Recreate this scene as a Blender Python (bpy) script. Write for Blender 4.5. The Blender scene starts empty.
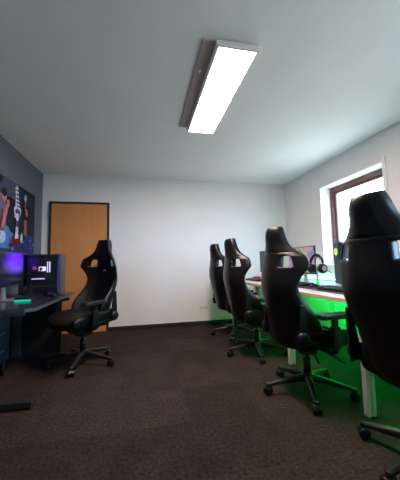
import bpy, bmesh, math, random
from mathutils import Vector, Matrix
random.seed(4)
S = bpy.context.scene
COL = S.collection
PI = math.pi
# ------------------------------------------------------------------ room numbers
H = 2.54; XL = -1.54; XR = 2.725; YB = 4.73; YF = -1.6
# ------------------------------------------------------------------ materials
def new_mat(name):
    m = bpy.data.materials.new(name); m.use_nodes = True
    nt = m.node_tree
    return m, nt, nt.nodes['Principled BSDF']
def mat(name, col, rough=0.5, metal=0.0, spec=0.5, noise=0.0, nscale=30.0, bump=0.0, bscale=200.0, sheen=0.0, coat=0.0):
    m, nt, b = new_mat(name)
    b.inputs['Roughness'].default_value = rough
    b.inputs['Metallic'].default_value = metal
    b.inputs['Specular IOR Level'].default_value = spec
    b.inputs['Base Color'].default_value = (*col, 1)
    if sheen: b.inputs['Sheen Weight'].default_value = sheen
    if coat:
        b.inputs['Coat Weight'].default_value = coat; b.inputs['Coat Roughness'].default_value = 0.15
    tc = nt.nodes.new('ShaderNodeTexCoord')
    if noise:
        n = nt.nodes.new('ShaderNodeTexNoise'); n.inputs['Scale'].default_value = nscale; n.inputs['Detail'].default_value = 5
        nt.links.new(tc.outputs['Object'], n.inputs['Vector'])
        r = nt.nodes.new('ShaderNodeValToRGB')
        r.color_ramp.elements[0].position = 0.3; r.color_ramp.elements[1].position = 0.7
        r.color_ramp.elements[0].color = (*[c * (1 - noise) for c in col], 1)
        r.color_ramp.elements[1].color = (*[min(1, c * (1 + noise)) for c in col], 1)
        nt.links.new(n.outputs['Fac'], r.inputs['Fac']); nt.links.new(r.outputs['Color'], b.inputs['Base Color'])
    if bump:
        n = nt.nodes.new('ShaderNodeTexNoise'); n.inputs['Scale'].default_value = bscale; n.inputs['Detail'].default_value = 3
        nt.links.new(tc.outputs['Object'], n.inputs['Vector'])
        bp = nt.nodes.new('ShaderNodeBump'); bp.inputs['Strength'].default_value = bump; bp.inputs['Distance'].default_value = 0.002
        nt.links.new(n.outputs['Fac'], bp.inputs['Height']); nt.links.new(bp.outputs['Normal'], b.inputs['Normal'])
    return m
def emit(name, col, strength):
    m, nt, b = new_mat(name)
    b.inputs['Base Color'].default_value = (*[c * .3 for c in col], 1)
    b.inputs['Emission Color'].default_value = (*col, 1)
    b.inputs['Emission Strength'].default_value = strength
    return m

def carpet_mat():
    m, nt, b = new_mat('carpet_tiles')
    N = nt.nodes; L = nt.links
    tc = N.new('ShaderNodeTexCoord')
    mp = N.new('ShaderNodeMapping'); mp.inputs['Rotation'].default_value = (0, 0, 0); mp.inputs['Location'].default_value = (0.17, 0.1, 0)
    L.new(tc.outputs['Object'], mp.inputs['Vector'])
    br = N.new('ShaderNodeTexBrick'); br.inputs['Scale'].default_value = 1.0
    br.inputs['Brick Width'].default_value = 0.5; br.inputs['Row Height'].default_value = 0.5
    br.inputs['Mortar Size'].default_value = 0.002; br.offset = 0.0
    br.inputs['Color1'].default_value = (0.022, 0.0155, 0.0135, 1); br.inputs['Color2'].default_value = (0.034, 0.024, 0.021, 1)
    br.inputs['Mortar'].default_value = (0.028, 0.022, 0.02, 1)
    L.new(mp.outputs['Vector'], br.inputs['Vector'])
    n1 = N.new('ShaderNodeTexNoise'); n1.inputs['Scale'].default_value = 48; n1.inputs['Detail'].default_value = 6; n1.inputs['Roughness'].default_value = 0.75
    L.new(tc.outputs['Object'], n1.inputs['Vector'])
    mr = N.new('ShaderNodeMapRange'); mr.inputs[1].default_value = 0.3; mr.inputs[2].default_value = 0.7; mr.inputs[3].default_value = 0.1; mr.inputs[4].default_value = 1.8
    L.new(n1.outputs['Fac'], mr.inputs[0])
    n2 = N.new('ShaderNodeTexNoise'); n2.inputs['Scale'].default_value = 5; n2.inputs['Detail'].default_value = 4
    L.new(tc.outputs['Object'], n2.inputs['Vector'])
    mr2 = N.new('ShaderNodeMapRange'); mr2.inputs[1].default_value = 0.3; mr2.inputs[2].default_value = 0.7; mr2.inputs[3].default_value = 0.8; mr2.inputs[4].default_value = 1.2
    L.new(n2.outputs['Fac'], mr2.inputs[0])
    mm = N.new('ShaderNodeMath'); mm.operation = 'MULTIPLY'; L.new(mr.outputs[0], mm.inputs[0]); L.new(mr2.outputs[0], mm.inputs[1])
    vm = N.new('ShaderNodeVectorMath'); vm.operation = 'SCALE'
    L.new(br.outputs['Color'], vm.inputs[0]); L.new(mm.outputs[0], vm.inputs['Scale'])
    L.new(vm.outputs[0], b.inputs['Base Color'])
    b.inputs['Roughness'].default_value = 0.95; b.inputs['Specular IOR Level'].default_value = 0.15
    bp = N.new('ShaderNodeBump'); bp.inputs['Strength'].default_value = 0.7; bp.inputs['Distance'].default_value = 0.006
    L.new(n1.outputs['Fac'], bp.inputs['Height']); L.new(bp.outputs['Normal'], b.inputs['Normal'])
    return m

def wood_mat(name, c1, c2, vertical=True, rough=0.5):
    m, nt, b = new_mat(name)
    N = nt.nodes; L = nt.links
    tc = N.new('ShaderNodeTexCoord'); mp = N.new('ShaderNodeMapping')
    mp.inputs['Scale'].default_value = (28, 28, 0.9) if vertical else (28, 0.9, 28)
    L.new(tc.outputs['Object'], mp.inputs['Vector'])
    n = N.new('ShaderNodeTexNoise'); n.inputs['Scale'].default_value = 2.0; n.inputs['Detail'].default_value = 6; n.inputs['Distortion'].default_value = 0.4
    L.new(mp.outputs['Vector'], n.inputs['Vector'])
    r = N.new('ShaderNodeValToRGB'); r.color_ramp.elements[0].position = 0.3; r.color_ramp.elements[1].position = 0.72
    r.color_ramp.elements[0].color = (*c1, 1); r.color_ramp.elements[1].color = (*c2, 1)
    L.new(n.outputs['Fac'], r.inputs['Fac']); L.new(r.outputs['Color'], b.inputs['Base Color'])
    b.inputs['Roughness'].default_value = rough
    return m

def quilt_mat():
    m, nt, b = new_mat('quilted_leather')
    N = nt.nodes; L = nt.links
    tc = N.new('ShaderNodeTexCoord'); mp = N.new('ShaderNodeMapping'); mp.inputs['Rotation'].default_value = (0, 0, PI / 4)
    mp.inputs['Scale'].default_value = (1, 1, 0)
    L.new(tc.outputs['Object'], mp.inputs['Vector'])
    v = N.new('ShaderNodeTexVoronoi'); v.inputs['Scale'].default_value = 28; v.inputs['Randomness'].default_value = 0; v.distance = 'CHEBYCHEV'
    L.new(mp.outputs['Vector'], v.inputs['Vector'])
    r = N.new('ShaderNodeValToRGB'); r.color_ramp.elements[0].position = 0.32; r.color_ramp.elements[1].position = 0.48
    r.color_ramp.elements[0].color = (0.005, 0.0045, 0.004, 1); r.color_ramp.elements[1].color = (0.014, 0.011, 0.009, 1)
    L.new(v.outputs['Distance'], r.inputs['Fac']); L.new(r.outputs['Color'], b.inputs['Base Color'])
    bp = N.new('ShaderNodeBump'); bp.inputs['Strength'].default_value = 0.6; bp.inputs['Distance'].default_value = 0.004; bp.invert = True
    L.new(v.outputs['Distance'], bp.inputs['Height']); L.new(bp.outputs['Normal'], b.inputs['Normal'])
    b.inputs['Roughness'].default_value = 0.42
    return m

def screen_mat(name, cols, strength, scale=2.0, axis='Y'):
    """a lit display: colours flow through a noise wallpaper"""
    m, nt, b = new_mat(name)
    N = nt.nodes; L = nt.links
    tc = N.new('ShaderNodeTexCoord')
    n = N.new('ShaderNodeTexNoise'); n.inputs['Scale'].default_value = scale; n.inputs['Detail'].default_value = 3; n.inputs['Distortion'].default_value = 1.2
    L.new(tc.outputs['Object'], n.inputs['Vector'])
    r = N.new('ShaderNodeValToRGB')
    while len(r.color_ramp.elements) < len(cols): r.color_ramp.elements.new(0.5)
    for i, c in enumerate(cols):
        r.color_ramp.elements[i].position = 0.3 + 0.4 * i / (len(cols) - 1); r.color_ramp.elements[i].color = (*c, 1)
    L.new(n.outputs['Fac'], r.inputs['Fac'])
    L.new(r.outputs['Color'], b.inputs['Emission Color']); b.inputs['Emission Strength'].default_value = strength
    b.inputs['Base Color'].default_value = (0.01, 0.01, 0.012, 1); b.inputs['Roughness'].default_value = 0.3
    return m

def blob_screen_mat(name, centre, radius, col, strength):
    m, nt, b = new_mat(name)
    N = nt.nodes; L = nt.links
    tc = N.new('ShaderNodeTexCoord')
    d = N.new('ShaderNodeVectorMath'); d.operation = 'DISTANCE'; d.inputs[1].default_value = centre
    mp = N.new('ShaderNodeMapping'); mp.inputs['Scale'].default_value = (1, .45, 1); L.new(tc.outputs['Object'], mp.inputs['Vector'])
    L.new(mp.outputs['Vector'], d.inputs[0])
    mr = N.new('ShaderNodeMapRange'); mr.interpolation_type = 'SMOOTHSTEP'
    mr.inputs[1].default_value = 0.0; mr.inputs[2].default_value = radius; mr.inputs[3].default_value = strength; mr.inputs[4].default_value = 0.015
    L.new(d.outputs['Value'], mr.inputs[0])
    b.inputs['Emission Color'].default_value = (*col, 1); L.new(mr.outputs[0], b.inputs['Emission Strength'])
    b.inputs['Base Color'].default_value = (0.008, 0.008, 0.012, 1); b.inputs['Roughness'].default_value = 0.25
    return m

def pane_mat(name, tint=(1, 1, 1), refl=0.06):
    m = bpy.data.materials.new(name); m.use_nodes = True; nt = m.node_tree; nt.nodes.clear()
    o = nt.nodes.new('ShaderNodeOutputMaterial'); t = nt.nodes.new('ShaderNodeBsdfTransparent'); g = nt.nodes.new('ShaderNodeBsdfGlossy')
    t.inputs['Color'].default_value = (*tint, 1); g.inputs['Roughness'].default_value = 0.03
    x = nt.nodes.new('ShaderNodeMixShader'); x.inputs[0].default_value = refl
    nt.links.new(t.outputs[0], x.inputs[1]); nt.links.new(g.outputs[0], x.inputs[2]); nt.links.new(x.outputs[0], o.inputs['Surface'])
    return m

M = dict(
    carpet=carpet_mat(),
    white=mat('white_plaster', (0.80, 0.785, 0.775), 0.85, noise=0.02, nscale=3, bump=0.15, bscale=120),
    ceil=mat('ceiling_paint', (0.87, 0.86, 0.84), 0.9, noise=0.02, nscale=2, bump=0.1, bscale=90),
    grey=mat('grey_wall_paint', (0.115, 0.13, 0.145), 0.8, noise=0.04, nscale=3, bump=0.15, bscale=120),
    base=mat('baseboard_black', (0.012, 0.012, 0.013), 0.6),
    door=wood_mat('door_beech', (0.56, 0.21, 0.062), (0.68, 0.285, 0.095), rough=0.45),
    doorframe=mat('door_frame_dark', (0.02, 0.013, 0.013), 0.5),
    winwood=wood_mat('window_wood', (0.10, 0.035, 0.02), (0.16, 0.06, 0.035), rough=0.4),
    reveal=mat('window_reveal_white', (0.86, 0.87, 0.88), 0.7),
    leather=mat('black_leather', (0.005, 0.0045, 0.0045), 0.33, spec=0.34, bump=0.25, bscale=260),
    leather_front=mat('black_leather_centre', (0.005, 0.005, 0.006), 0.6, spec=0.25, bump=0.3, bscale=300),
    quilt=quilt_mat(),
    plastic=mat('black_plastic', (0.005, 0.005, 0.0055), 0.36, spec=0.35, bump=0.1, bscale=300),
    pad=mat('arm_pad_rubber', (0.010, 0.010, 0.012), 0.42),
    alloy=mat('black_coated_alloy', (0.03, 0.027, 0.026), 0.3, metal=0.7),
    chrome=mat('chrome', (0.6, 0.6, 0.62), 0.2, metal=1.0),
    silver=mat('silver_plastic', (0.42, 0.43, 0.46), 0.35, metal=0.6),
    legmetal=mat('leg_white_metal', (0.62, 0.56, 0.53), 0.45, metal=0.1),
    desk_r=mat('desk_top_pale', (0.55, 0.50, 0.47), 0.35, noise=0.03, nscale=8),
    desk_edge=wood_mat('desk_edge_beige', (0.42, 0.27, 0.19), (0.5, 0.34, 0.25), vertical=False, rough=0.5),
    desk_l=mat('desk_top_slate', (0.018, 0.018, 0.024), 0.18, noise=0.1, nscale=8),
    desk_l_edge=mat('desk_edge_slate', (0.05, 0.055, 0.075), 0.4),
    black=mat('matt_black', (0.008, 0.008, 0.009), 0.6),
    panelgrey=mat('case_front_grey', (0.06, 0.063, 0.075), 0.4, metal=0.3),
    glassdark=pane_mat('tinted_glass', (0.75, 0.75, 0.8), 0.05),
    pane=pane_mat('window_glass', (1, 1, 1), 0.04),
    blue=mat('blue_painted_metal', (0.004, 0.030, 0.065), 0.45),
    darkgrey=mat('dark_grey_metal', (0.07, 0.075, 0.085), 0.45, metal=0.3),
    lamp=emit('lamp_diffuser', (1.0, 0.80, 0.70), 80.0),
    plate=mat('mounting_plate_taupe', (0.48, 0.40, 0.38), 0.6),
    navy=mat('navy_case_front', (0.004, 0.010, 0.028), 0.35),
    lampframe=mat('lamp_frame_white', (0.85, 0.80, 0.79), 0.45),
    green=emit('green_led', (0.0, 1.0, 0.10), 140.0),
    greenring=emit('green_ring_led', (0.02, 0.8, 0.05), 1.0),
    cyan=emit('mint_led', (0.25, 1.0, 0.7), 12.0),
    teal=emit('teal_led', (0.0, 0.55, 0.36), 1.0),
    violet=emit('violet_led', (0.25, 0.05, 1.0), 5.0),
    violetdim=emit('dim_violet_led', (0.12, 0.05, 0.9), 0.5),
    pink=emit('pink_led', (0.8, 0.1, 0.45), .5),
    whiteled=emit('white_led', (0.8, 0.75, 1.0), 1.8),
    limering=emit('lime_ring_led', (0.55, 0.9, 0.12), 0.8),
    scr_wall=screen_mat('wallpaper_screen', [(0.05, 0.25, 0.05), (0.45, 0.5, 0.12), (0.5, 0.25, 0.45), (0.2, 0.2, 0.5), (0.1, 0.35, 0.15)], 0.75, 3.5),
    scr_blue=screen_mat('blue_screen', [(0.0, 0.05, 0.2), (0.02, 0.25, 0.7), (0.1, 0.5, 0.9)], 0.6, 3.0),
    scr_dark=screen_mat('dark_screen', [(0.02, 0.03, 0.03), (0.05, 0.07, 0.08)], 0.5, 2.0),
    scr_violet=blob_screen_mat('violet_screen', (0.0, -0.045, 0.37), 0.15, (0.12, 0.02, 1.0), 1.5),
    red=mat('red_plastic', (0.5, 0.02, 0.03), 0.4),
    socket=mat('socket_white', (0.75, 0.72, 0.7), 0.35),
)
# ------------------------------------------------------------------ mesh helpers
def obj(name, bm, m, parent=None, smooth=False, bevel=0.0, subsurf=0, autosmooth=True):
    me = bpy.data.meshes.new(name)
    bmesh.ops.recalc_face_normals(bm, faces=bm.faces)
    bm.to_mesh(me); bm.free()
    mats = m if isinstance(m, (list, tuple)) else [m]
    for k in mats: me.materials.append(k)
    o = bpy.data.objects.new(name, me); COL.objects.link(o)
    if parent: o.parent = parent
    if bevel:
        b = o.modifiers.new('bevel', 'BEVEL'); b.width = bevel; b.segments = 2; b.limit_method = 'ANGLE'; b.angle_limit = math.radians(40)
    if subsurf:
        s = o.modifiers.new('sub', 'SUBSURF'); s.levels = subsurf; s.render_levels = subsurf
    if smooth or subsurf:
        for p in me.polygons: p.use_smooth = True
    return o
def box(bm, x0, x1, y0, y1, z0, z1, mi=0, mtx=None):
    vs = [bm.verts.new((x, y, z)) for z in (z0, z1) for x, y in ((x0, y0), (x1, y0), (x1, y1), (x0, y1))]
    if mtx:
        for v in vs: v.co = mtx @ v.co
    fs = [(0, 3, 2, 1), (4, 5, 6, 7), (0, 1, 5, 4), (1, 2, 6, 5), (2, 3, 7, 6), (3, 0, 4, 7)]
    out = []
    for f in fs:
        fc = bm.faces.new([vs[i] for i in f]); fc.material_index = mi; out.append(fc)
    return vs
def tube(bm, pts, rad, seg=12, mi=0, cap=True, flat=1.0):
    """tube along points; rad a number or a list; flat squashes it vertically"""
    pts = [Vector(p) for p in pts]; n = len(pts)
    if not isinstance(rad, (list, tuple)): rad = [rad] * n
    rings = []
    up = Vector((0, 0, 1))
    for i, p in enumerate(pts):
        d = (pts[min(i + 1, n - 1)] - pts[max(i - 1, 0)]).normalized()
        a = d.cross(up)
        if a.length < 1e-3: a = d.cross(Vector((0, 1, 0)))
        a.normalize(); b = a.cross(d).normalized()
        rings.append([bm.verts.new(p + (a * math.cos(t) + b * math.sin(t) * flat) * rad[i]) for t in [2 * PI * k / seg for k in range(seg)]])
    for r0, r1 in zip(rings, rings[1:]):
        for k in range(seg):
            f = bm.faces.new((r0[k], r0[(k + 1) % seg], r1[(k + 1) % seg], r1[k])); f.material_index = mi; f.smooth = True
    if cap:
        for r in (rings[0], rings[-1]):
            f = bm.faces.new(r); f.material_index = mi
def lathe(bm, prof, centre=(0, 0, 0), axis='Z', seg=24, mi=0):
    cx, cy, cz = centre; rings = []
    for r, h in prof:
        ring = []
        for k in range(seg):
            t = 2 * PI * k / seg; a, b = r * math.cos(t), r * math.sin(t)
            p = {'Z': (cx + a, cy + b, cz + h), 'Y': (cx + a, cy + h, cz + b), 'X': (cx + h, cy + a, cz + b)}[axis]
            ring.append(bm.verts.new(p))
        rings.append(ring)
    for r0, r1 in zip(rings, rings[1:]):
        for k in range(seg):
            f = bm.faces.new((r0[k], r0[(k + 1) % seg], r1[(k + 1) % seg], r1[k])); f.material_index = mi; f.smooth = True
    for r in (rings[0], rings[-1]):
        f = bm.faces.new(r); f.material_index = mi
def prism(bm, pts, lo, hi, axis='Z', mi=0):
    def P(a, b, h): return {'Z': (a, b, h), 'Y': (a, h, b), 'X': (h, a, b)}[axis]
    A = [bm.verts.new(P(a, b, lo)) for a, b in pts]; B = [bm.verts.new(P(a, b, hi)) for a, b in pts]
    n = len(pts)
    for fs in [A, B] + [(A[i], A[(i + 1) % n], B[(i + 1) % n], B[i]) for i in range(n)]:
        f = bm.faces.new(fs); f.material_index = mi
def thing(name, label, cat, loc=(0, 0, 0), rz=0, group=None):
    o = bpy.data.objects.new(name, None); COL.objects.link(o); o.empty_display_size = 0.1
    o.location = loc; o.rotation_euler = (0, 0, rz)
    o['label'] = label; o['category'] = cat
    if group: o['group'] = group
    return o
def tag(o, label, cat, group=None):
    o['label'] = label; o['category'] = cat
    if group: o['group'] = group
    return o
def struct(name, bm, m, parent=None, bevel=0):
    o = obj(name, bm, m, parent, bevel=bevel)
    if not parent: o['kind'] = 'structure'
    return o
def dup(o, parent=None):
    c = o.copy(); COL.objects.link(c)
    if parent: c.parent = parent
    for ch in list(o.children):
        dup(ch, c)
    return c
def interp(tab, v):
    if v <= tab[0][0]: return tab[0][1]
    for (a, fa), (b, fb) in zip(tab, tab[1:]):
        if v <= b:
            t = (v - a) / (b - a); return fa + (fb - fa) * t
    return tab[-1][1]

# ------------------------------------------------------------------ the room
T = 0.36
bm = bmesh.new(); box(bm, XL - .1, XR + T, YF - .1, YB + .1, -0.1, 0); struct('floor', bm, M['carpet'])
bm = bmesh.new(); box(bm, XL - .1, XR + T, YF - .1, YB + .1, H, H + .1); struct('ceiling', bm, M['ceil'])
bm = bmesh.new(); box(bm, XL - .1, XR + T, YB, YB + .1, 0, H); struct('wall_back', bm, M['white'])
bm = bmesh.new(); box(bm, XL - .1, XR + T, YF - .1, YF, 0, H); struct('wall_front', bm, M['white'])
bm = bmesh.new(); box(bm, XL - .1, XL, YF, YB, 0, H); struct('wall_left', bm, M['grey'])
# right wall with its window opening and an added, unseen one for daylight
WIN = [(2.552, 3.700), (-0.55, 0.85)]
Z0, Z1 = 0.965, 2.187
bm = bmesh.new()
ys = [YF, WIN[1][0], WIN[1][1], WIN[0][0], WIN[0][1], YB]
for i, (a, b) in enumerate(zip(ys, ys[1:])):
    if i in (1, 3):
        box(bm, XR, XR + T, a, b, 0, Z0); box(bm, XR, XR + T, a, b, Z1, H)
    else:
        box(bm, XR, XR + T, a, b, 0, H)
struct('wall_right', bm, M['white'])
bm = bmesh.new(); box(bm, XL, XR, YB - .014, YB, 0, .062); struct('baseboard_back', bm, M['base'], bevel=.003)
bm = bmesh.new(); box(bm, XR - .014, XR, YF, YB - .014, 0, .062); struct('baseboard_right', bm, M['base'], bevel=.003)
bm = bmesh.new(); box(bm, XL, XL + .014, YF, YB - .014, 0, .062); struct('baseboard_left', bm, M['base'], bevel=.003)
# windows; the second is unseen, added as a daylight source
for i, (a, b) in enumerate(WIN):
    n = i + 1
    xf = XR + .17
    w = bpy.data.objects.new('window_%d' % n, None); COL.objects.link(w); w['kind'] = 'structure'
    bm = bmesh.new(); e = .003
    box(bm, XR + .001, xf, b - .012, b - e, Z0 + e, Z1 - e); box(bm, XR + .001, xf, a + e, a + .012, Z0 + e, Z1 - e)
    box(bm, XR + .001, xf, a + .012, b - .012, Z1 - .012, Z1 - e)
    struct('window_reveal', bm, M['reveal'], w)
    bm = bmesh.new(); box(bm, XR - .03, xf, a + .004, b - .004, Z0 + .001, Z0 + .03); struct('window_sill', bm, M['reveal'], w, bevel=.004)
    bm = bmesh.new(); f = .07; A, B, C, D = a + .012, b - .012, Z0 + .03, Z1 - .012
    for (q, r, s, t) in ((A, A + f, C, D), (B - f, B, C, D), (A + f, B - f, D - f, D), (A + f, B - f, C, C + f)):
        box(bm, xf, xf + .07, q, r, s, t)
    g = f + .035
    for (q, r, s, t) in ((A + f, A + g, C + f, D - f), (B - g, B - f, C + f, D - f), (A + g, B - g, D - g, D - f), (A + g, B - g, C + f, C + g)):
        box(bm, xf + .018, xf + .06, q, r, s, t)
    struct('window_frame', bm, M['winwood'], w, bevel=.006)
    bm = bmesh.new(); box(bm, xf + .035, xf + .041, A + g, B - g, C + g, D - g); struct('window_pane', bm, M['pane'], w)
    bm = bmesh.new(); box(bm, XR - .022, XR - .001, a - .045, a - .004, Z0 + .1, Z1 + .045); struct('blind_rail', bm, M['reveal'], w, bevel=.004)

# door in the back wall
dl, dr, dt = -1.432, -0.516, 2.095
d = bpy.data.objects.new('door_1', None); COL.objects.link(d); d['kind'] = 'structure'; d.location = (0, YB, 0)
bm = bmesh.new()
box(bm, dl, dl + .035, -.03, -.001, 0, dt); box(bm, dr - .035, dr, -.03, -.001, 0, dt); box(bm, dl + .035, dr - .035, -.03, -.001, dt - .035, dt)
struct('door_frame', bm, M['doorframe'], d, bevel=.003)
bm = bmesh.new(); box(bm, dl + .037, dr - .037, -.036, -.004, .006, dt - .037); struct('door_leaf', bm, M['door'], d, bevel=.003)
for z in (1.86, .25):
    bm = bmesh.new(); lathe(bm, [(.009, 0), (.009, .09)], (dl + .004, -.043, z - .03), seg=12); struct('door_hinge', bm, M['chrome'], d)
bm = bmesh.new(); lathe(bm, [(.025, -.008), (.025, 0)], (dr - .09, -.036, 1.05), 'Y'); tube(bm, [(dr - .09, -.04, 1.05), (dr - .09, -.085, 1.05), (dr - .11, -.09, 1.05), (dr - .21, -.09, 1.05)], .009)
struct('door_handle', bm, M['chrome'], d)

# wall socket (double) on the back wall
t = thing('wall_socket', 'white double power socket low on the white back wall', 'socket', (1.06, YB, .285))
bm = bmesh.new(); box(bm, -.082, .082, -.011, -.001, -.041, .041); obj('cover_plate', bm, M['socket'], t, bevel=.004)
for x in (-.04, .04):
    bm = bmesh.new(); lathe(bm, [(.027, -.013), (.024, -.0125), (.022, -.0115)], (x, 0, 0), 'Y')
    o = obj('socket_insert', bm, M['legmetal'], t)

# ------------------------------------------------------------------ ceiling lamp
px, py, lw, ll, lt = .647, 2.236, .307, 1.228, .050
t = thing('ceiling_lamp', 'long rectangular white LED panel lamp mounted under the ceiling', 'lamp', (px, py, H), 0)
bm = bmesh.new()
box(bm, -lw / 2 + .002, lw / 2 - .002, -ll / 2 + .002, ll / 2 - .002, -.022, -.0105)
for s in (0,):
    box(bm, -lw / 2 + .002, -lw / 2 + .006, -ll / 2 + .002, ll / 2 - .002, -lt + .02, -.022)
    box(bm, lw / 2 - .006, lw / 2 - .002, -ll / 2 + .002, ll / 2 - .002, -lt + .02, -.022)
    box(bm, -lw / 2 + .006, lw / 2 - .006, -ll / 2 + .002, -ll / 2 + .006, -lt + .02, -.022)
    box(bm, -lw / 2 + .006, lw / 2 - .006, ll / 2 - .006, ll / 2 - .002, -lt + .02, -.022)
obj('housing', bm, M['lampframe'], t)
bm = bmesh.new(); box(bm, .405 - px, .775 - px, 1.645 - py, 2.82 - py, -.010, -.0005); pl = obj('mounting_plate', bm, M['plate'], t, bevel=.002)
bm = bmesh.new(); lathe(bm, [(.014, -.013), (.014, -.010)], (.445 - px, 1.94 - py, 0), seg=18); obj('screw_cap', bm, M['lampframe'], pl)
bm = bmesh.new(); f = .021
for (a, b, c, e) in ((-lw / 2, -lw / 2 + f, -ll / 2, ll / 2), (lw / 2 - f, lw / 2, -ll / 2, ll / 2), (-lw / 2 + f, lw / 2 - f, -ll / 2, -ll / 2 + f), (-lw / 2 + f, lw / 2 - f, ll / 2 - f, ll / 2)):
    box(bm, a, b, c, e, -lt, -lt + .02)
obj('frame', bm, M['lampframe'], t, bevel=.002)
bm = bmesh.new(); box(bm, -lw / 2 + f, lw / 2 - f, -ll / 2 + f, ll / 2 - f, -lt + .003, -lt + .008); obj('diffuser', bm, M['lamp'], t)

# ------------------------------------------------------------------ gaming chair
L_ = 0.95                      # backrest length
HW = [(0, .18), (.05, .215), (.12, .240), (.22, .248), (.34, .234), (.44, .222), (.53, .232), (.60, .260), (.65, .284), (.70, .280), (.745, .252), (.79, .186), (.82, .146), (.85, .124), (.89, .110), (.93, .100), (.975, .088), (1.0, .074)]
BOL = [(0, .12), (.08, .20), (.16, .245), (.25, .215), (.36, .12), (.46, .065), (.56, .08), (.65, .13), (.70, .135), (.76, .11), (.82, .055), (.9, .03), (1, .015)]
WRP = [(0, .45), (.45, .55), (.60, 1.0), (.8, 1.0), (1, .6)]
THK = [(0, .06), (.06, .085), (.3, .085), (.6, .07), (.72, .07), (.84, .08), (.93, .092), (.98, .088), (1, .07)]
SPN = [(0, .045), (.15, .035), (.35, 0), (.5, -.028), (.60, -.028), (.68, -.012), (.74, -.002), (.8, .004), (.9, .012), (1, .02)]
HIN = [(0, .12), (.6, .118), (.66, .116), (.75, .108), (.85, .075), (1, .04)]
HOUT = [(0, .17), (.5, .175), (.65, .206), (.69, .206), (.75, .176), (.80, .135), (1, .06)]
def slab_grid(cols_fn, rows, holes, bmx, m0=2, m1=6):
    """two skins (front, rear) sharing one outline, holes cut right through; returns bmesh"""
    F, B = [], []
    for r in rows:
        pf, pb = cols_fn(r)
        F.append([bmx.verts.new(p) for p in pf]); B.append([bmx.verts.new(p) for p in pb])
    nr, nc = len(rows), len(F[0])
    solid = [[(i, j) not in holes for j in range(nc - 1)] for i in range(nr - 1)]
    def side(a, b): return bmx.faces.new((F[a[0]][a[1]], F[b[0]][b[1]], B[b[0]][b[1]], B[a[0]][a[1]]))
    for i in range(nr - 1):
        for j in range(nc - 1):
            if not solid[i][j]: continue
            f = bmx.faces.new((F[i][j], F[i][j + 1], F[i + 1][j + 1], F[i + 1][j])); f.material_index = 1 if m0 <= j < m1 else 0
            bmx.faces.new((B[i][j], B[i + 1][j], B[i + 1][j + 1], B[i][j + 1]))
            if i == 0 or not solid[i - 1][j]: side((i, j), (i, j + 1))
            if i == nr - 2 or not solid[i + 1][j]: side((i + 1, j), (i + 1, j + 1))
            if j == 0 or not solid[i][j - 1]: side((i, j), (i + 1, j))
            if j == nc - 2 or not solid[i][j + 1]: side((i, j + 1), (i + 1, j + 1))
def back_mesh():
    bmx = bmesh.new()
    rows = [0, .03, .08, .15, .24, .33, .42, .50, .55, .60, .640, .652, .660, .673, .735, .748, .757, .772, .778, .784, .82, .86, .89, .93, .965, .990, 1.0]
    hl = rows.index(.660)
    groove = {.778: .006}
    def fn(v):
        w = interp(HW, v); hi = min(interp(HIN, v), w * .55); ho = min(interp(HOUT, v), w * .86)
        ha, hb = hi + (ho - hi) * .16, ho - (ho - hi) * .16
        hs = [hi * .55, hi * .9, hi, ha, hb, ho, ho + (w - ho) * .3, w]
        xs = [-x for x in reversed(hs)] + [0] + hs
        g = groove.get(v, 0); b, th, sp = interp(BOL, v), interp(THK, v), interp(SPN, v)
        pf, pb = [], []
        for x in xs:
            edge = abs(x) / w; e0 = hi / w
            k = 0 if edge < e0 * .6 else ((edge - e0 * .6) / (1 - e0 * .6)) ** 1.6
            fx = sp + b * k - g
            wrap = b * interp(WRP, v) * edge ** 2.4 + (.012 * edge ** 2)
            t_here = th * (1 - .35 * edge ** 2)
            rx = sp - t_here + wrap + g
            pf.append((fx, x, v * L_)); pb.append((min(rx, fx - .035), x, v * L_))
        return pf, pb
    nc = 17
    holes = {(r, c) for r in (hl, hl + 1, hl + 2) for c in (2, 3, 4, 11, 12, 13)}
    slab_grid(fn, rows, holes, bmx, 5, 11)
    return bmx
def seat_mesh():
    bmx = bmesh.new()
    rows = [0, .04, .12, .25, .37, .45, .495, .515]
    def fn(v):
        u = v / .515
        w = .235 + .03 * math.sin(PI * min(1, u * .8)); w = w * (1 if u < .9 else .96)
        xs = [-w, -w * .86, -w * .62, -w * .3, 0, w * .3, w * .62, w * .86, w]
        bz = [.055, .085, .012, 0, 0, 0, .012, .085, .055]
        drop = .0 if u < .75 else -.035 * ((u - .75) / .25) ** 2
        pf, pb = [], []
        for x, k in zip(xs, bz):
            kk = k * (1 - .35 * u)
            pf.append((v - .22, x, .055 + kk + drop)); pb.append((v - .22, x * .93, -.045 + .02 * (abs(x) / w) ** 2 + (.02 * max(0, u - .7))))
        return pf, pb
    slab_grid(fn, rows, set(), bmx)
    return bmx
def caster_bm(bm_wheel):
    for s in (-1, 1):
        lathe(bm_wheel, [(.012, s * .008), (.028, s * .008), (.0315, s * .012), (.0315, s * .025), (.026, s * .031), (.008, s * .029)], (0, 0, .0315), 'Y', 20)

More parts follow.
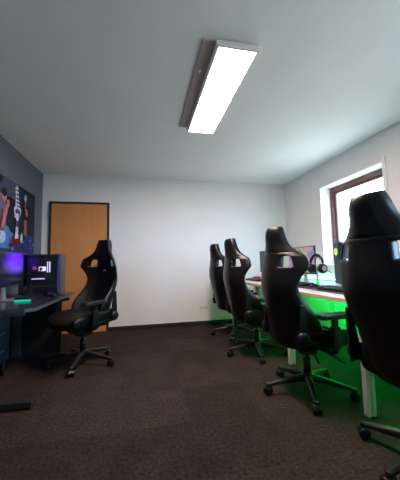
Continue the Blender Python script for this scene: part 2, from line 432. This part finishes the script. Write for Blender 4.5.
def make_chair():
    root = thing('gaming_chair', 'black gaming chair', 'chair')
    b = bmesh.new()
    lathe(b, [(.045, .085), (.05, .10), (.05, .135), (.038, .15), (.032, .152)], seg=24)
    for k in range(5):
        a = 2 * PI * k / 5; c, s = math.cos(a), math.sin(a)
        secs = [(.03, .118, .026, .026), (.12, .112, .024, .022), (.22, .098, .021, .017), (.30, .086, .018, .013), (.345, .078, .016, .010)]
        rings = []
        for (r, z, hw, hh) in secs:
            rr = []
            for (u, v) in ((-1, -1), (1, -1), (1, .4), (.55, 1), (-.55, 1), (-1, .4)):
                rr.append(b.verts.new((c * r - s * hw * u, s * r + c * hw * u, z + hh * v)))
            rings.append(rr)
        for r0, r1 in zip(rings, rings[1:]):
            for i in range(6): b.faces.new((r0[i], r0[(i + 1) % 6], r1[(i + 1) % 6], r1[i]))
        b.faces.new(rings[0]); b.faces.new(rings[-1])
        lathe(b, [(.019, -.006), (.02, .004), (.018, .012), (.008, .015)], (c * .335, s * .335, .078), seg=16)
    base = obj('star_base', b, M['alloy'], root, bevel=.003)
    for k in range(5):
        a = 2 * PI * k / 5
        b = bmesh.new(); caster_bm(b)
        box(b, -.02, .02, -.007, .007, .03, .06); lathe(b, [(.008, .05), (.008, .075)], seg=10)
        # hood over the wheels
        pts = [(.034 * math.cos(q), .0315 + .036 * math.sin(q)) for q in [math.radians(20 + 14 * i) for i in range(11)]]
        pts2 = pts + [(x * .93, .0315 + (z - .0315) * .93) for x, z in reversed(pts)]
        prism(b, pts2, -.024, .024, 'Y')
        cst = obj('caster', b, M['plastic'], base)
        cst.location = (math.cos(a) * .335, math.sin(a) * .335, 0); cst.rotation_euler = (0, 0, a * 1.7 + .6)
    b = bmesh.new(); lathe(b, [(.03, .12), (.03, .27), (.022, .272), (.014, .275), (.014, .37)], seg=20); obj('gas_lift', b, M['plastic'], root)
    b = bmesh.new(); prism(b, [(-.14, .335), (-.11, .312), (.10, .312), (.14, .335), (.15, .372), (-.15, .372)], -.085, .085, 'Y')
    box(b, -.06, .06, -.06, .06, .275, .313)
    mech = obj('tilt_mechanism', b, M['plastic'], root, bevel=.006)
    b = bmesh.new(); tube(b, [(.03, -.08, .335), (.04, -.17, .33), (.06, -.24, .315), (.09, -.285, .29), (.11, -.30, .275)], [.006, .006, .009, .013, .009], 10, flat=.6)
    obj('tilt_lever', b, M['plastic'], mech, smooth=True)
    b = bmesh.new(); tube(b, [(-.05, -.08, .33), (-.06, -.15, .322), (-.06, -.2, .30), (-.06, -.22, .27)], [.006, .006, .01, .012], 10, flat=.6)
    obj('height_lever', b, M['plastic'], mech, smooth=True)
    seat = obj('seat', seat_mesh(), [M['leather'], M['quilt']], root, subsurf=2); seat.location = (0.0, 0, .42)
    b = bmesh.new(); box(b, -.19, .19, -.19, .19, .372, .388); obj('seat_plate', b, M['plastic'], root)
    # hinge brackets
    piv = (-.235, 0, .385)
    back = obj('backrest', back_mesh(), [M['leather'], M['leather_front']], root, subsurf=2)
    back.location = piv; back['pivot'] = 1
    # emblem on the chest, seam piping down the bolsters
    b = bmesh.new(); box(b, -.037, -.022, -.022, .022, .575, .585); box(b, -.037, -.022, -.014, .014, .588, .593); obj('emblem', b, M['socket'], back, bevel=.001)
    for s in (-1, 1):
        b = bmesh.new(); lathe(b, [(.01, s * .238), (.046, s * .240), (.052, s * .252), (.046, s * .272), (.03, s * .279), (.008, s * .281)], (piv[0] + .03, 0, piv[2] + .08), 'Y', 24)
        hc = obj('hinge_cover', b, M['plastic'], root)
        b = bmesh.new()
        pts = [(-.035, -.03), (.03, -.03), (.045, .06), (.035, .20), (.018, .27), (-.006, .27), (-.016, .18), (-.03, .06)]
        lo, hi = sorted((s * .238, s * .258)); prism(b, pts, lo, hi, 'Y')
        br = obj('hinge_bracket', b, M['plastic'], back, bevel=.006); br.location = (.03, 0, .08)
        b = bmesh.new(); box(b, -.20, .05, *sorted((s * .225, s * .245)), -.02, .012); o = obj('side_rail', b, M['plastic'], root, bevel=.003); o.location = (.0, 0, .43)
        # armrest: bracket from under the seat, post, padded top
        b = bmesh.new()
        tube(b, [(.03, s * .10, .375), (.03, s * .26, .375), (.03, s * .295, .40), (.03, s * .30, .44)], [.018, .018, .02, .022], 10)
        box(b, .0, .065, *sorted((s * .282, s * .318)), .42, .575); box(b, .01, .055, *sorted((s * .287, s * .313)), .575, .632)
        arm = obj('armrest', b, M['plastic'], root, bevel=.006)
        b = bmesh.new()
        out = [(-.13, -.035), (-.10, -.046), (.08, -.05), (.13, -.042), (.145, -.02), (.145, .02), (.13, .042), (.08, .05), (-.10, .046), (-.13, .035)]
        prism(b, [(x + .03, y + s * .295) for x, y in out], .632, .668)
        obj('arm_pad', b, M['pad'], arm, bevel=.009)
    return root
def place(root, x, y, yaw, rec, base_yaw, label, group, dz=0.0, arm=0.0, armz=0.0):
    root.location = (x, y, 0); root.rotation_euler = (0, 0, math.radians(yaw))
    root['label'] = label; root['group'] = group
    for ch in root.children:
        n = ch.name.split('.')[0]
        if n == 'backrest': ch.rotation_euler = (0, math.radians(-rec), 0); ch.location.z = .385 + dz
        elif n == 'star_base': ch.rotation_euler = (0, 0, math.radians(base_yaw - yaw))
        elif n == 'seat': ch.location.z = .425 + dz
        elif n == 'armrest': ch.location = (arm, 0, armz + dz)
        elif n != 'gas_lift': ch.location.z += dz
chair = make_chair()
place(chair, -.62, 3.24, 230, 4, -97, 'black gaming chair at the left desk in front of the wooden door', 'black gaming chairs', arm=.07, armz=.0, dz=.03)
chairs = [
    (1.32, 2.08, 4, .5, 30, 'second nearest black gaming chair at the right desk, before the colourful monitor and headset'),
    (1.31, 3.06, 4, 3.5, 40, 'third black gaming chair along the right desk, just before the farthest one'),
    (1.35, 3.90, 6, 4, 25, 'farthest black gaming chair at the right desk, closest to the back wall'),
    (1.44, 1.18, 10, 8, 116, 'nearest black gaming chair cut off by the right edge, rising before the window'),
]
for c in chairs:
    place(dup(chair), *c, 'black gaming chairs', dz=.05 if c[1] < 1.5 else 0)

# ------------------------------------------------------------------ right desk
DZ = .767; DX = 1.468; DY0, DY1 = .30, 4.45
t = thing('long_desk', 'long pale desk along the right wall under the window', 'desk', (0, 0, 0))
bm = bmesh.new(); box(bm, DX + .003, 2.70, DY0, DY1, DZ - .028, DZ); obj('desk_top', bm, M['desk_r'], t, bevel=.002)
bm = bmesh.new(); box(bm, DX, DX + .003, DY0, DY1, DZ - .028, DZ); obj('edge_band', bm, M['desk_edge'], t)
for y in (.67, 1.65, 2.63, 3.47, 4.38):
    bm = bmesh.new()
    box(bm, DX + .0, DX + .030, y - .02, y + .02, .012, DZ - .03); box(bm, DX + .038, DX + .066, y - .02, y + .02, .012, DZ - .03)
    box(bm, DX + .030, DX + .038, y - .012, y + .012, .02, DZ - .03)
    lg = obj('leg', bm, M['legmetal'], t, bevel=.003)
    bm = bmesh.new(); lathe(bm, [(.015, 0), (.015, .008), (.008, .012)], (DX + .015, y, 0), seg=12); lathe(bm, [(.015, 0), (.015, .008), (.008, .012)], (DX + .055, y, 0), seg=12)
    obj('foot', bm, M['black'], lg)
    bm = bmesh.new(); box(bm, DX + .07, 2.66, y - .015, y + .015, DZ - .07, DZ - .03); obj('cross_beam', bm, M['legmetal'], t, bevel=.003)
    bm = bmesh.new(); box(bm, 2.62, 2.67, y - .03, y + .03, .0, DZ - .03); obj('leg', bm, M['legmetal'], t, bevel=.003)
tg = thing('led_strip', 'green LED strip glowing under the rear of the right desk', 'led strip', (0, 0, 0))
bm = bmesh.new(); box(bm, 2.448, 2.472, DY0 + .1, DY1 - .5, DZ - .036, DZ - .0285); box(bm, 2.438, 2.4395, DY0 + .1, DY1 - .5, DZ - .049, DZ - .0285); box(bm, 2.4395, 2.448, DY0 + .1, DY1 - .5, DZ - .030, DZ - .0285); obj('strip_profile', bm, M['silver'], tg)  # includes an added lip that blocks green light toward the room
bm = bmesh.new(); box(bm, 2.452, 2.468, DY0 + .1, DY1 - .5, DZ - .041, DZ - .0365); obj('diffuser', bm, M['green'], tg)
tg = thing('led_strip', 'mint LED light bar along the rear edge of the right desk top', 'led strip', (0, 0, 0))
bm = bmesh.new(); box(bm, 2.67, 2.695, DY0 + .1, DY1 - .08, DZ + .001, DZ + .012); obj('strip_profile', bm, M['silver'], tg)
bm = bmesh.new(); box(bm, 2.673, 2.692, DY0 + .1, DY1 - .08, DZ + .0125, DZ + .018); obj('diffuser', bm, M['cyan'], tg)

# ------------------------------------------------------------------ monitors (local: screen faces -x, width along y)
def monitor(label, scr, loc, rz, w=.60, h=.36, z0=.12, stand='silver'):
    t = thing('monitor', label, 'monitor', loc, rz, 'desktop monitors')
    bm = bmesh.new(); box(bm, 0, .022, -w / 2, w / 2, z0, z0 + h); box(bm, .022, .045, -w * .3, w * .3, z0 + h * .2, z0 + h * .75)
    cs = obj('monitor_case', bm, M['black'], t, bevel=.004)
    bm = bmesh.new(); box(bm, -.002, 0.001, -w / 2 + .01, w / 2 - .01, z0 + .018, z0 + h - .01); o = obj('screen', bm, scr, t)
    bm = bmesh.new(); box(bm, .046, .07, -.03, .03, .008, z0 + h * .5); obj('stand_neck', bm, M[stand], t, bevel=.004)
    bm = bmesh.new(); prism(bm, [(-.07, -.11), (.0, -.12), (.11, -.09), (.13, 0), (.11, .09), (.0, .12), (-.07, .11)], 0, .009); obj('stand_foot', bm, M[stand], t, bevel=.003)
    return t
monitor('monitor with colourful green and violet wallpaper beside the headset', M['scr_wall'], (2.10, 3.32, DZ), 0)
monitor('dark monitor at the far end of the right desk, nearest the back wall', M['scr_dark'], (1.99, 4.12, DZ), 0, w=.54, h=.35)
monitor('blue lit monitor glimpsed through the headrest opening of the nearest chair', M['scr_blue'], (2.10, 2.18, DZ), 0, w=.54)

# ------------------------------------------------------------------ headset on its stand
HX, HY = 2.01, 2.86
t = thing('headset_stand', 'slim headset stand on the right desk holding the black headset', 'stand', (HX, HY, DZ))
bm = bmesh.new(); lathe(bm, [(.055, 0), (.055, .008), (.05, .012)], seg=28); obj('base', bm, M['silver'], t)
bm = bmesh.new(); lathe(bm, [(.018, .012), (.018, .05)], seg=20); obj('light_ring', bm, M['greenring'], t)
bm = bmesh.new(); lathe(bm, [(.008, .05), (.008, .33)], seg=14); box(bm, -.025, .025, -.02, .02, .322, .335); obj('pole', bm, M['silver'], t)
def headset(label, loc, rz):
    t = thing('headset', label, 'headset', loc, rz, 'gaming headsets')
    R0 = .10
    arc = [(0, R0 * math.cos(a), .0 + R0 * 1.1 * math.sin(a)) for a in [math.radians(-12 + 204 * i / 20) for i in range(21)]]
    bm = bmesh.new(); tube(bm, arc, .014, 10); obj('headband', bm, M['plastic'], t, smooth=True)
    bm = bmesh.new(); tube(bm, [(0, p[1] * .88, p[2] * .88) for p in arc[4:17]], .009, 10); obj('headband_pad', bm, M['leather'], t, smooth=True)
    for s in (-1, 1):
        bm = bmesh.new(); lathe(bm, [(.02, s * .118), (.050, s * .112), (.056, s * .10), (.054, s * .085)], (0, 0, -.05), 'Y', 24); ec = obj('ear_cup', bm, M['plastic'], t)
        bm = bmesh.new(); lathe(bm, [(.052, s * .085), (.055, s * .072), (.046, s * .056), (.028, s * .062), (.026, s * .07)], (0, 0, -.05), 'Y', 24); obj('ear_cushion', bm, M['leather'], ec)
        bm = bmesh.new(); lathe(bm, [(.030, s * .1165), (.030, s * .1185), (.022, s * .119)], (0, 0, -.05), 'Y', 24); obj('cup_disc', bm, M['silver'], ec)
    bm = bmesh.new(); tube(bm, [(.03, -.11, -.07), (.07, -.12, -.09), (.11, -.10, -.10)], [.004, .004, .007], 8); obj('microphone', bm, M['plastic'], t)
    return t
headset('black over-ear headset hanging on its stand beside the colourful monitor', (HX, HY, DZ + .335 - .085), math.radians(6))

# ------------------------------------------------------------------ keyboards and mice
def keyboard(label, loc, rz, glow=None, keyglow=None):
    t = thing('keyboard', label, 'keyboard', loc, rz, 'gaming keyboards')
    bm = bmesh.new(); prism(bm, [(-.07, .0), (.07, .0), (.07, .028), (-.07, .016)], -.22, .22, 'Y'); obj('keyboard_body', bm, M['plastic'], t, bevel=.003)
    bm = bmesh.new()
    for r in range(6):
        x = -.055 + r * .0215; z = .016 + (x + .07) / .14 * .012
        k = 0; y = -.212
        while y < .205:
            wd = .019 if not (r == 0 and -.10 < y < .0) else .105
            box(bm, x - .0085, x + .0085, y + .001, y + wd - .001, z - .001, z + .008); y += wd + .001
    obj('keycaps', bm, keyglow or M['pad'], t)
    if glow:
        bm = bmesh.new(); box(bm, -.066, .066, .2202, .226, .002, .016); obj('light_bar', bm, glow, t)
    return t
def mouse(label, loc, rz):
    t = thing('mouse', label, 'mouse', loc, rz, 'computer mice')
    bm = bmesh.new(); rings = []
    for (x, w, h) in ((-.058, .012, .012), (-.05, .026, .024), (-.02, .032, .036), (.02, .029, .033), (.05, .026, .02), (.06, .014, .01)):
        rings.append([bm.verts.new((x, w * math.cos(a), max(0, h * math.sin(a)))) for a in [PI * k / 8 for k in range(9)]])
    for r0, r1 in zip(rings, rings[1:]):
        for k in range(8): bm.faces.new((r0[k], r0[k + 1], r1[k + 1], r1[k]))
        bm.faces.new((r0[0], r1[0], r1[8], r0[8]))
    bm.faces.new(rings[0]); bm.faces.new(rings[-1])
    obj('mouse_shell', bm, M['plastic'], t, smooth=True)
    bm = bmesh.new(); lathe(bm, [(.010, -.004), (.010, .004)], (.036, 0, .026), 'Y', 14); obj('scroll_wheel', bm, M['violetdim'], t)
    return t
for (x, y, lb) in ((1.86, 2.92, 'long black desk mat under the keyboard before the colourful monitor'), (1.84, 2.03, 'long black desk mat on the right desk behind the nearest chair')):
    bm = bmesh.new(); box(bm, x - .19, x + .19, y - .42, y + .42, DZ + .0003, DZ + .004); tag(obj('desk_mat', bm, M['black'], bevel=.001), lb, 'mat', 'desk mats')
keyboard('black keyboard on the right desk before the colourful monitor', (1.86, 3.02, DZ + .004), 0)
keyboard('black keyboard on the right desk farther right, half behind the nearest chair', (1.80, 2.25, DZ + .004), math.radians(4))
keyboard('black keyboard at the far end of the right desk by the back wall', (1.74, 4.05, DZ), 0)
mouse('black mouse on the right desk beside the keyboard under the headset', (1.84, 2.68, DZ + .004), math.radians(180))
t = thing('game_controller', 'red and black controller lying on the far end of the right desk', 'controller', (1.92, 4.36, DZ), math.radians(20))
bm = bmesh.new(); prism(bm, [(-.04, -.075), (.0, -.08), (.035, -.05), (.035, .05), (.0, .08), (-.04, .075), (-.05, .06), (-.015, .03), (-.015, -.03), (-.05, -.06)], .0, .042); obj('controller_shell', bm, M['red'], t, bevel=.008)
for y in (-.03, .03):
    bm = bmesh.new(); lathe(bm, [(.006, .042), (.006, .05), (.010, .052), (.010, .056)], (.0, y, 0), seg=14); obj('thumb_stick', bm, M['black'], t)

# ------------------------------------------------------------------ computer towers (local: glass side faces -y, front faces +x)
def tower(label, loc, rz, w=.42, dd=.21, h=.45, mirror=1, lit=True):
    t = thing('computer_tower', label, 'computer', loc, rz, 'computer towers')
    bm = bmesh.new()
    box(bm, 0, w - .03, .008, dd, .015, .02); box(bm, 0, w - .03, .008, dd, h - .008, h)          # floor and roof of the case
    box(bm, 0, w - .03, dd - .006, dd, .02, h - .008); box(bm, 0, .006, .008, dd - .006, .02, h - .008); box(bm, w - .036, w - .03, .008, dd - .006, .02, h - .008)
    box(bm, .006, w - .036, .012, dd - .006, .02, .10)
    case = obj('tower_case', bm, M['black'], t)
    bm = bmesh.new()
    prism(bm, [(.03, .03), (w - .05, .03), (w - .05, dd - .03), (.03, dd - .03)], 0, .015)
    obj('plinth', bm, M['black'], t)
    bm = bmesh.new(); pr = [(w - .03, .0), (w - .012, .0), (w, .02), (w, dd - .02), (w - .012, dd), (w - .03, dd)]
    prism(bm, pr, .012, h); obj('front_panel', bm, M['panelgrey'] if lit else M['navy'], t, bevel=.004)
    bm = bmesh.new(); box(bm, .0, w - .031, *((.003, .0075) if lit else (dd + .0005, dd + .005)), .015, h); obj('glass_side', bm, M['glassdark'] if lit else M['glass_olive'], t)
    if lit:
        g = bmesh.new(); box(g, .03, w - .12, dd - .02, dd - .008, .12, h - .03); obj('mainboard', g, M['black'], t)
        g = bmesh.new(); box(g, .06, w - .13, .03, dd - .03, .165, .20); gp = obj('graphics_card', g, M['black'], t, bevel=.004)
        g = bmesh.new(); box(g, .12, .25, .027, .0305, .178, .187); obj('lit_badge', g, M['whiteled'], gp)
        g = bmesh.new(); box(g, .165, .215, .09, dd - .022, .265, .315); cl = obj('cooler_block', g, M['whiteled'], t, bevel=.008)
        g = bmesh.new(); box(g, .175, .205, .0885, .0895, .275, .305); box(g, .181, .187, .0865, .0882, .288, .296); box(g, .193, .199, .0865, .0882, .288, .296)
        obj('cooler_display', g, M['black'], cl)
        for k in range(4):
            g = bmesh.new(); x = .262 + k * .011; box(g, x, x + .006, .06, dd - .022, .25, .37); obj('memory_stick', g, M['whiteled'] if k % 2 == 0 else M['black'], t)
        for z in (.14, .25, .36):
            g = bmesh.new(); lathe(g, [(.045, 0), (.045, .004), (.038, .004)], (w - .05, dd / 2, z), 'X', 24); obj('fan_ring', g, M['violetdim'], t)
        g = bmesh.new(); tube(g, [(.085, .05, .28), (.08, .06, .25), (.05, .06, .20), (.04, .08, .15)], .008, 8); tube(g, [(.19, .09, .27), (.15, .06, .24), (.11, .06, .22), (.07, .09, .28)], .007, 8); obj('coolant_hose', g, M['plastic'], t)
        g = bmesh.new(); lathe(g, [(.022, 0), (.022, .004), (.014, .004)], (.105, dd - .06, .30), 'Y', 20); obj('pink_fan_light', g, M['pink'], t)
        g = bmesh.new(); box(g, w - .034, w - .031, .001, .003, .05, h - .06); obj('front_light_line', g, M['violetdim'], t)
    else:
        g = bmesh.new()
        lathe(g, [(.045, 0), (.045, .003), (.03, .003), (.03, 0)], (w + .0005, dd / 2, h - .11), 'X', 28); obj('ring_light', g, M['limering'], t)
    return t
M['glass_olive'] = pane_mat('olive_glass', (0.5, 0.5, 0.4), 0.35)

# ------------------------------------------------------------------ left desk
LZ = .74; LX = -.80; LY0, LY1 = 2.33, 3.64
t = thing('desk', 'dark slate desk against the grey left wall', 'desk', (0, 0, 0))
bm = bmesh.new(); prism(bm, [(XL + .02, LY0 + .0), (LX - .06, LY0 + .0), (LX, LY0 + .05), (LX, LY1), (XL + .02, LY1)], LZ - .028, LZ - .002); obj('edge_band', bm, M['desk_l_edge'], t)
bm = bmesh.new(); prism(bm, [(XL + .022, LY0 + .002), (LX - .062, LY0 + .002), (LX - .002, LY0 + .052), (LX - .002, LY1 - .002), (XL + .022, LY1 - .002)], LZ - .0025, LZ); obj('desk_top', bm, M['desk_l'], t)
for y in (LY0 + .05, LY1 - .12):
    bm = bmesh.new(); prism(bm, [(XL + .05, .012), (LX + .0, .012), (LX - .0, .055), (LX - .1, .06), (XL + .05, .065)], y - .035, y + .035, 'Y'); ft = obj('foot', bm, M['black'], t, bevel=.004)
    bm = bmesh.new(); lathe(bm, [(.018, 0), (.018, .011)], (LX - .03, y, 0), seg=14); lathe(bm, [(.018, 0), (.018, .011)], (XL + .09, y, 0), seg=14); obj('levelling_pad', bm, M['chrome'], ft)
    bm = bmesh.new(); box(bm, -1.41, -1.33, y - .03, y + .03, .045, LZ - .06); obj('leg', bm, M['darkgrey'], t, bevel=.004)
    bm = bmesh.new(); box(bm, XL + .06, LX - .08, y - .02, y + .02, LZ - .06, LZ - .029); obj('cross_beam', bm, M['darkgrey'], t, bevel=.003)
bm = bmesh.new(); box(bm, XL + .06, XL + .078, LY0 + .88, LY1 - .17, .06, LZ - .06); obj('dark_fill_panel', bm, M['black'], t, bevel=.002)  # black panel added to stand in for the dark under the desk
bm = bmesh.new(); box(bm, XL + .06, -.93, LY1 - .05, LY1 - .032, .02, LZ - .03); obj('dark_fill_end', bm, M['black'], t, bevel=.002)  # added black sheet, keeps the far end under the desk dark
t = thing('drawer_cabinet', 'blue metal cabinet standing under the dark left desk', 'cabinet', (-1.34, 2.95, 0), 0)
bm = bmesh.new(); box(bm, -.18, .03, -.22, .22, .14, .66); obj('cabinet_body', bm, M['blue'], t, bevel=.004)
for k in range(3):
    bm = bmesh.new(); box(bm, .031, .048, -.21, .21, .155 + k * .165, .312 + k * .165); dw = obj('drawer', bm, M['blue'], t, bevel=.003)
    bm = bmesh.new(); tube(bm, [(.048, -.06, .27 + k * .165), (.065, -.06, .27 + k * .165), (.065, .06, .27 + k * .165), (.048, .06, .27 + k * .165)], .004, 8); obj('handle', bm, M['silver'], dw)
for x in (-.15, .01):
    for y in (-.18, .18):
        bm = bmesh.new(); lathe(bm, [(.016, 0), (.016, .14)], (x, y, 0), seg=12); obj('foot', bm, M['black'], t)

tower('black computer tower with glass side showing violet and white lights, on the left desk', (-1.29, 3.30, LZ), math.radians(0))
monitor('monitor with a violet glowing screen on the left desk below the poster', M['scr_violet'], (-1.23, 2.98, LZ), PI, w=.56, h=.34, z0=.13)
keyboard('keyboard with a teal light bar on the left desk', (-1.08, 3.05, LZ), math.radians(184), glow=M['teal'])
mouse('black mouse on the far end of the left desk near the tower', (-.93, 3.22, LZ), math.radians(150))
tower('computer tower with a lime ring light on the right desk left of the nearest chair', (2.635, 2.825, DZ), math.radians(163), w=.36, dd=.19, h=.50, lit=False)

# ------------------------------------------------------------------ poster on the left wall
PY0, PY1, PZ0, PZ1 = 2.85, 4.365, 1.243, 2.092
t = thing('poster', 'large poster of a tall silver trophy and cheering people on the grey wall', 'poster', (XL, 0, 0))
PC = dict(bg=(0.007, 0.010, 0.022), sky=(0.10, 0.12, 0.17), silver=(0.62, 0.60, 0.72), shade=(0.13, 0.09, 0.22), dark=(0.01, 0.01, 0.015), skin=(0.55, 0.25, 0.22),
          shirt=(0.20, 0.17, 0.24), jeans=(0.10, 0.24, 0.48), blue=(0.035, 0.055, 0.20), pale=(0.45, 0.5, 0.6), red=(0.16, 0.02, 0.02), orange=(0.30, 0.13, 0.10), teal=(0.018, 0.04, 0.065), hair=(0.05, 0.015, 0.015))
pm = {k: mat('poster_ink_' + k, tuple(c ** 1.25 for c in v), 0.5, spec=0.2, noise=0.5, nscale=38) for k, v in PC.items()}
pkeys = list(pm)
bm = bmesh.new(); box(bm, .001, .02, PY0, PY1, PZ0, PZ1); obj('poster_board', bm, pm['bg'], t, bevel=.002)
ART = bmesh.new(); lay = [0]
def art(pts, key):
    lay[0] += 1; x = .0202 + lay[0] * .0001
    prism(ART, pts, x, x + .0002, 'X', pkeys.index(key))
def ell(y, z, a, b, key, n=22): art([(y + a * math.cos(2 * PI * k / n), z + b * math.sin(2 * PI * k / n)) for k in range(n)], key)
art([(2.86, 1.95), (2.86, 2.085), (3.80, 2.085), (3.76, 1.88), (3.40, 1.90)], 'sky')
ell(3.36, 2.045, .045, .045, 'dark')
art([(3.84, 1.50), (3.84, 2.04), (4.33, 2.02), (4.33, 1.45)], 'teal')
art([(3.55, 1.45), (3.57, 1.74), (3.66, 1.78), (3.72, 1.50)], 'teal')
# seated supporters in the foreground
art([(2.86, 1.25), (2.86, 1.48), (3.10, 1.55), (3.38, 1.50), (3.60, 1.46), (3.72, 1.36), (3.70, 1.25)], 'jeans')
ell(3.50, 1.45, .13, .09, 'jeans'); ell(3.42, 1.40, .10, .07, 'pale'); ell(3.66, 1.42, .07, .05, 'jeans')
art([(3.60, 1.25), (3.64, 1.34), (3.80, 1.40), (3.98, 1.42), (4.12, 1.50), (4.33, 1.47), (4.34, 1.25)], 'blue')
for i in range(26): ell(3.62 + .7 * random.random(), 1.27 + .17 * random.random(), .015 + .03 * random.random(), .012 + .02 * random.random(), random.choice(['blue', 'jeans', 'blue', 'teal']), 9)
art([(2.86, 1.25), (2.86, 1.29), (3.60, 1.27), (3.70, 1.25)], 'blue')
# person with a raised hand
art([(3.24, 1.45), (3.26, 1.80), (3.36, 1.90), (3.46, 1.84), (3.52, 1.70), (3.50, 1.47)], 'shirt')
art([(3.36, 1.50), (3.38, 1.70), (3.42, 1.72), (3.44, 1.50)], 'red')
ell(3.45, 1.87, .055, .065, 'skin'); ell(3.44, 1.91, .065, .05, 'hair')
art([(3.40, 1.52), (3.44, 1.50), (3.50, 1.62), (3.56, 1.78), (3.52, 1.81), (3.47, 1.70)], 'skin')
ell(3.54, 1.80, .035, .045, 'skin')
# second person behind the trophy
art([(3.96, 1.55), (3.96, 1.90), (4.03, 1.94), (4.12, 1.88), (4.14, 1.55)], 'dark')
ell(4.02, 1.97, .035, .05, 'pale'); art([(4.00, 1.80), (4.01, 1.92), (4.05, 1.93), (4.05, 1.80)], 'orange'); ell(4.07, 1.78, .03, .05, 'skin')
art([(3.99, 1.47), (3.99, 1.68), (4.09, 1.68), (4.09, 1.47)], 'orange'); ell(3.93, 1.43, .035, .06, 'pale')
# trophy
art([(3.67, 1.31), (3.66, 1.43), (3.88, 1.45), (3.90, 1.33)], 'red')
art([(3.74, 1.40), (3.77, 1.62), (3.75, 1.72), (3.83, 1.72), (3.81, 1.62), (3.84, 1.42)], 'silver')
ell(3.79, 1.60, .035, .05, 'shade'); ell(3.79, 1.50, .02, .05, 'pale')
ell(3.79, 1.76, .10, .065, 'silver'); ell(3.80, 1.745, .075, .04, 'shade'); ell(3.79, 1.68, .045, .05, 'silver')
art([(3.69, 1.74), (3.72, 1.66), (3.74, 1.67), (3.71, 1.75)], 'silver')
for y, z, r in ((3.785, 1.835, .062), (3.775, 1.88, .055), (3.765, 1.93, .05), (3.757, 1.98, .047), (3.752, 2.03, .043)):
    ell(y, z, r, .030, 'silver'); ell(y + .012, z - .018, r * .7, .012, 'shade')
ell(3.75, 2.055, .02, .018, 'pale')
bpy_art = obj('printed_picture', ART, [pm[k] for k in pkeys], t)

# ------------------------------------------------------------------ light: sky through the window and the added one, ceiling lamp, LEDs
w = bpy.data.worlds.new('sky'); S.world = w; w.use_nodes = True
bg = w.node_tree.nodes['Background']; bg.inputs['Strength'].default_value = 25
tcw = w.node_tree.nodes.new('ShaderNodeTexCoord'); sx = w.node_tree.nodes.new('ShaderNodeSeparateXYZ'); rp = w.node_tree.nodes.new('ShaderNodeValToRGB')
rp.color_ramp.elements[0].position = .44; rp.color_ramp.elements[0].color = (0.24, 0.28, 0.28, 1)
rp.color_ramp.elements[1].position = .50; rp.color_ramp.elements[1].color = (0.40, 0.69, 1.0, 1)
mrw = w.node_tree.nodes.new('ShaderNodeMapRange'); mrw.inputs[1].default_value = -1; mrw.inputs[2].default_value = 1
w.node_tree.links.new(tcw.outputs['Generated'], sx.inputs[0]); w.node_tree.links.new(sx.outputs['Z'], mrw.inputs[0])
w.node_tree.links.new(mrw.outputs[0], rp.inputs['Fac']); w.node_tree.links.new(rp.outputs['Color'], bg.inputs['Color'])
for (a, b) in WIN:
    l = bpy.data.lights.new('window_portal', 'AREA'); l.shape = 'RECTANGLE'; l.size = b - a; l.size_y = Z1 - Z0
    l.cycles.is_portal = True
    o = bpy.data.objects.new('window_portal', l); COL.objects.link(o)
    o.location = (XR + T + .02, (a + b) / 2, (Z0 + Z1) / 2); o.rotation_euler = (0, PI / 2, 0)
    l.size, l.size_y = Z1 - Z0, b - a

# ------------------------------------------------------------------ camera
yaw, pitch, roll = .2128, .0855, -.0215
f = Vector((math.sin(yaw), math.cos(yaw), 0)); r = Vector((math.cos(yaw), -math.sin(yaw), 0)); u = Vector((0, 0, 1))
f2 = f * math.cos(pitch) + u * math.sin(pitch); u2 = u * math.cos(pitch) - f * math.sin(pitch)
r3 = r * math.cos(roll) + u2 * math.sin(roll); u3 = u2 * math.cos(roll) - r * math.sin(roll)
cd = bpy.data.cameras.new('camera'); cam = bpy.data.objects.new('camera', cd); COL.objects.link(cam)
mw = Matrix((r3, u3, -f2)).transposed().to_4x4(); mw.translation = Vector((0, 0, 1.0527)); cam.matrix_world = mw
cd.sensor_fit = 'HORIZONTAL'; cd.sensor_width = 36; cd.lens = 273.5 * 36 / 400; cd.clip_start = .02
S.camera = cam
S.view_settings.view_transform = 'Standard'; S.view_settings.look = 'None'; S.view_settings.gamma = 1; S.view_settings.use_curve_mapping = False
S.view_settings.exposure = 0.12
S.cycles.max_bounces = 8; S.cycles.diffuse_bounces = 5; S.cycles.sample_clamp_indirect = 6
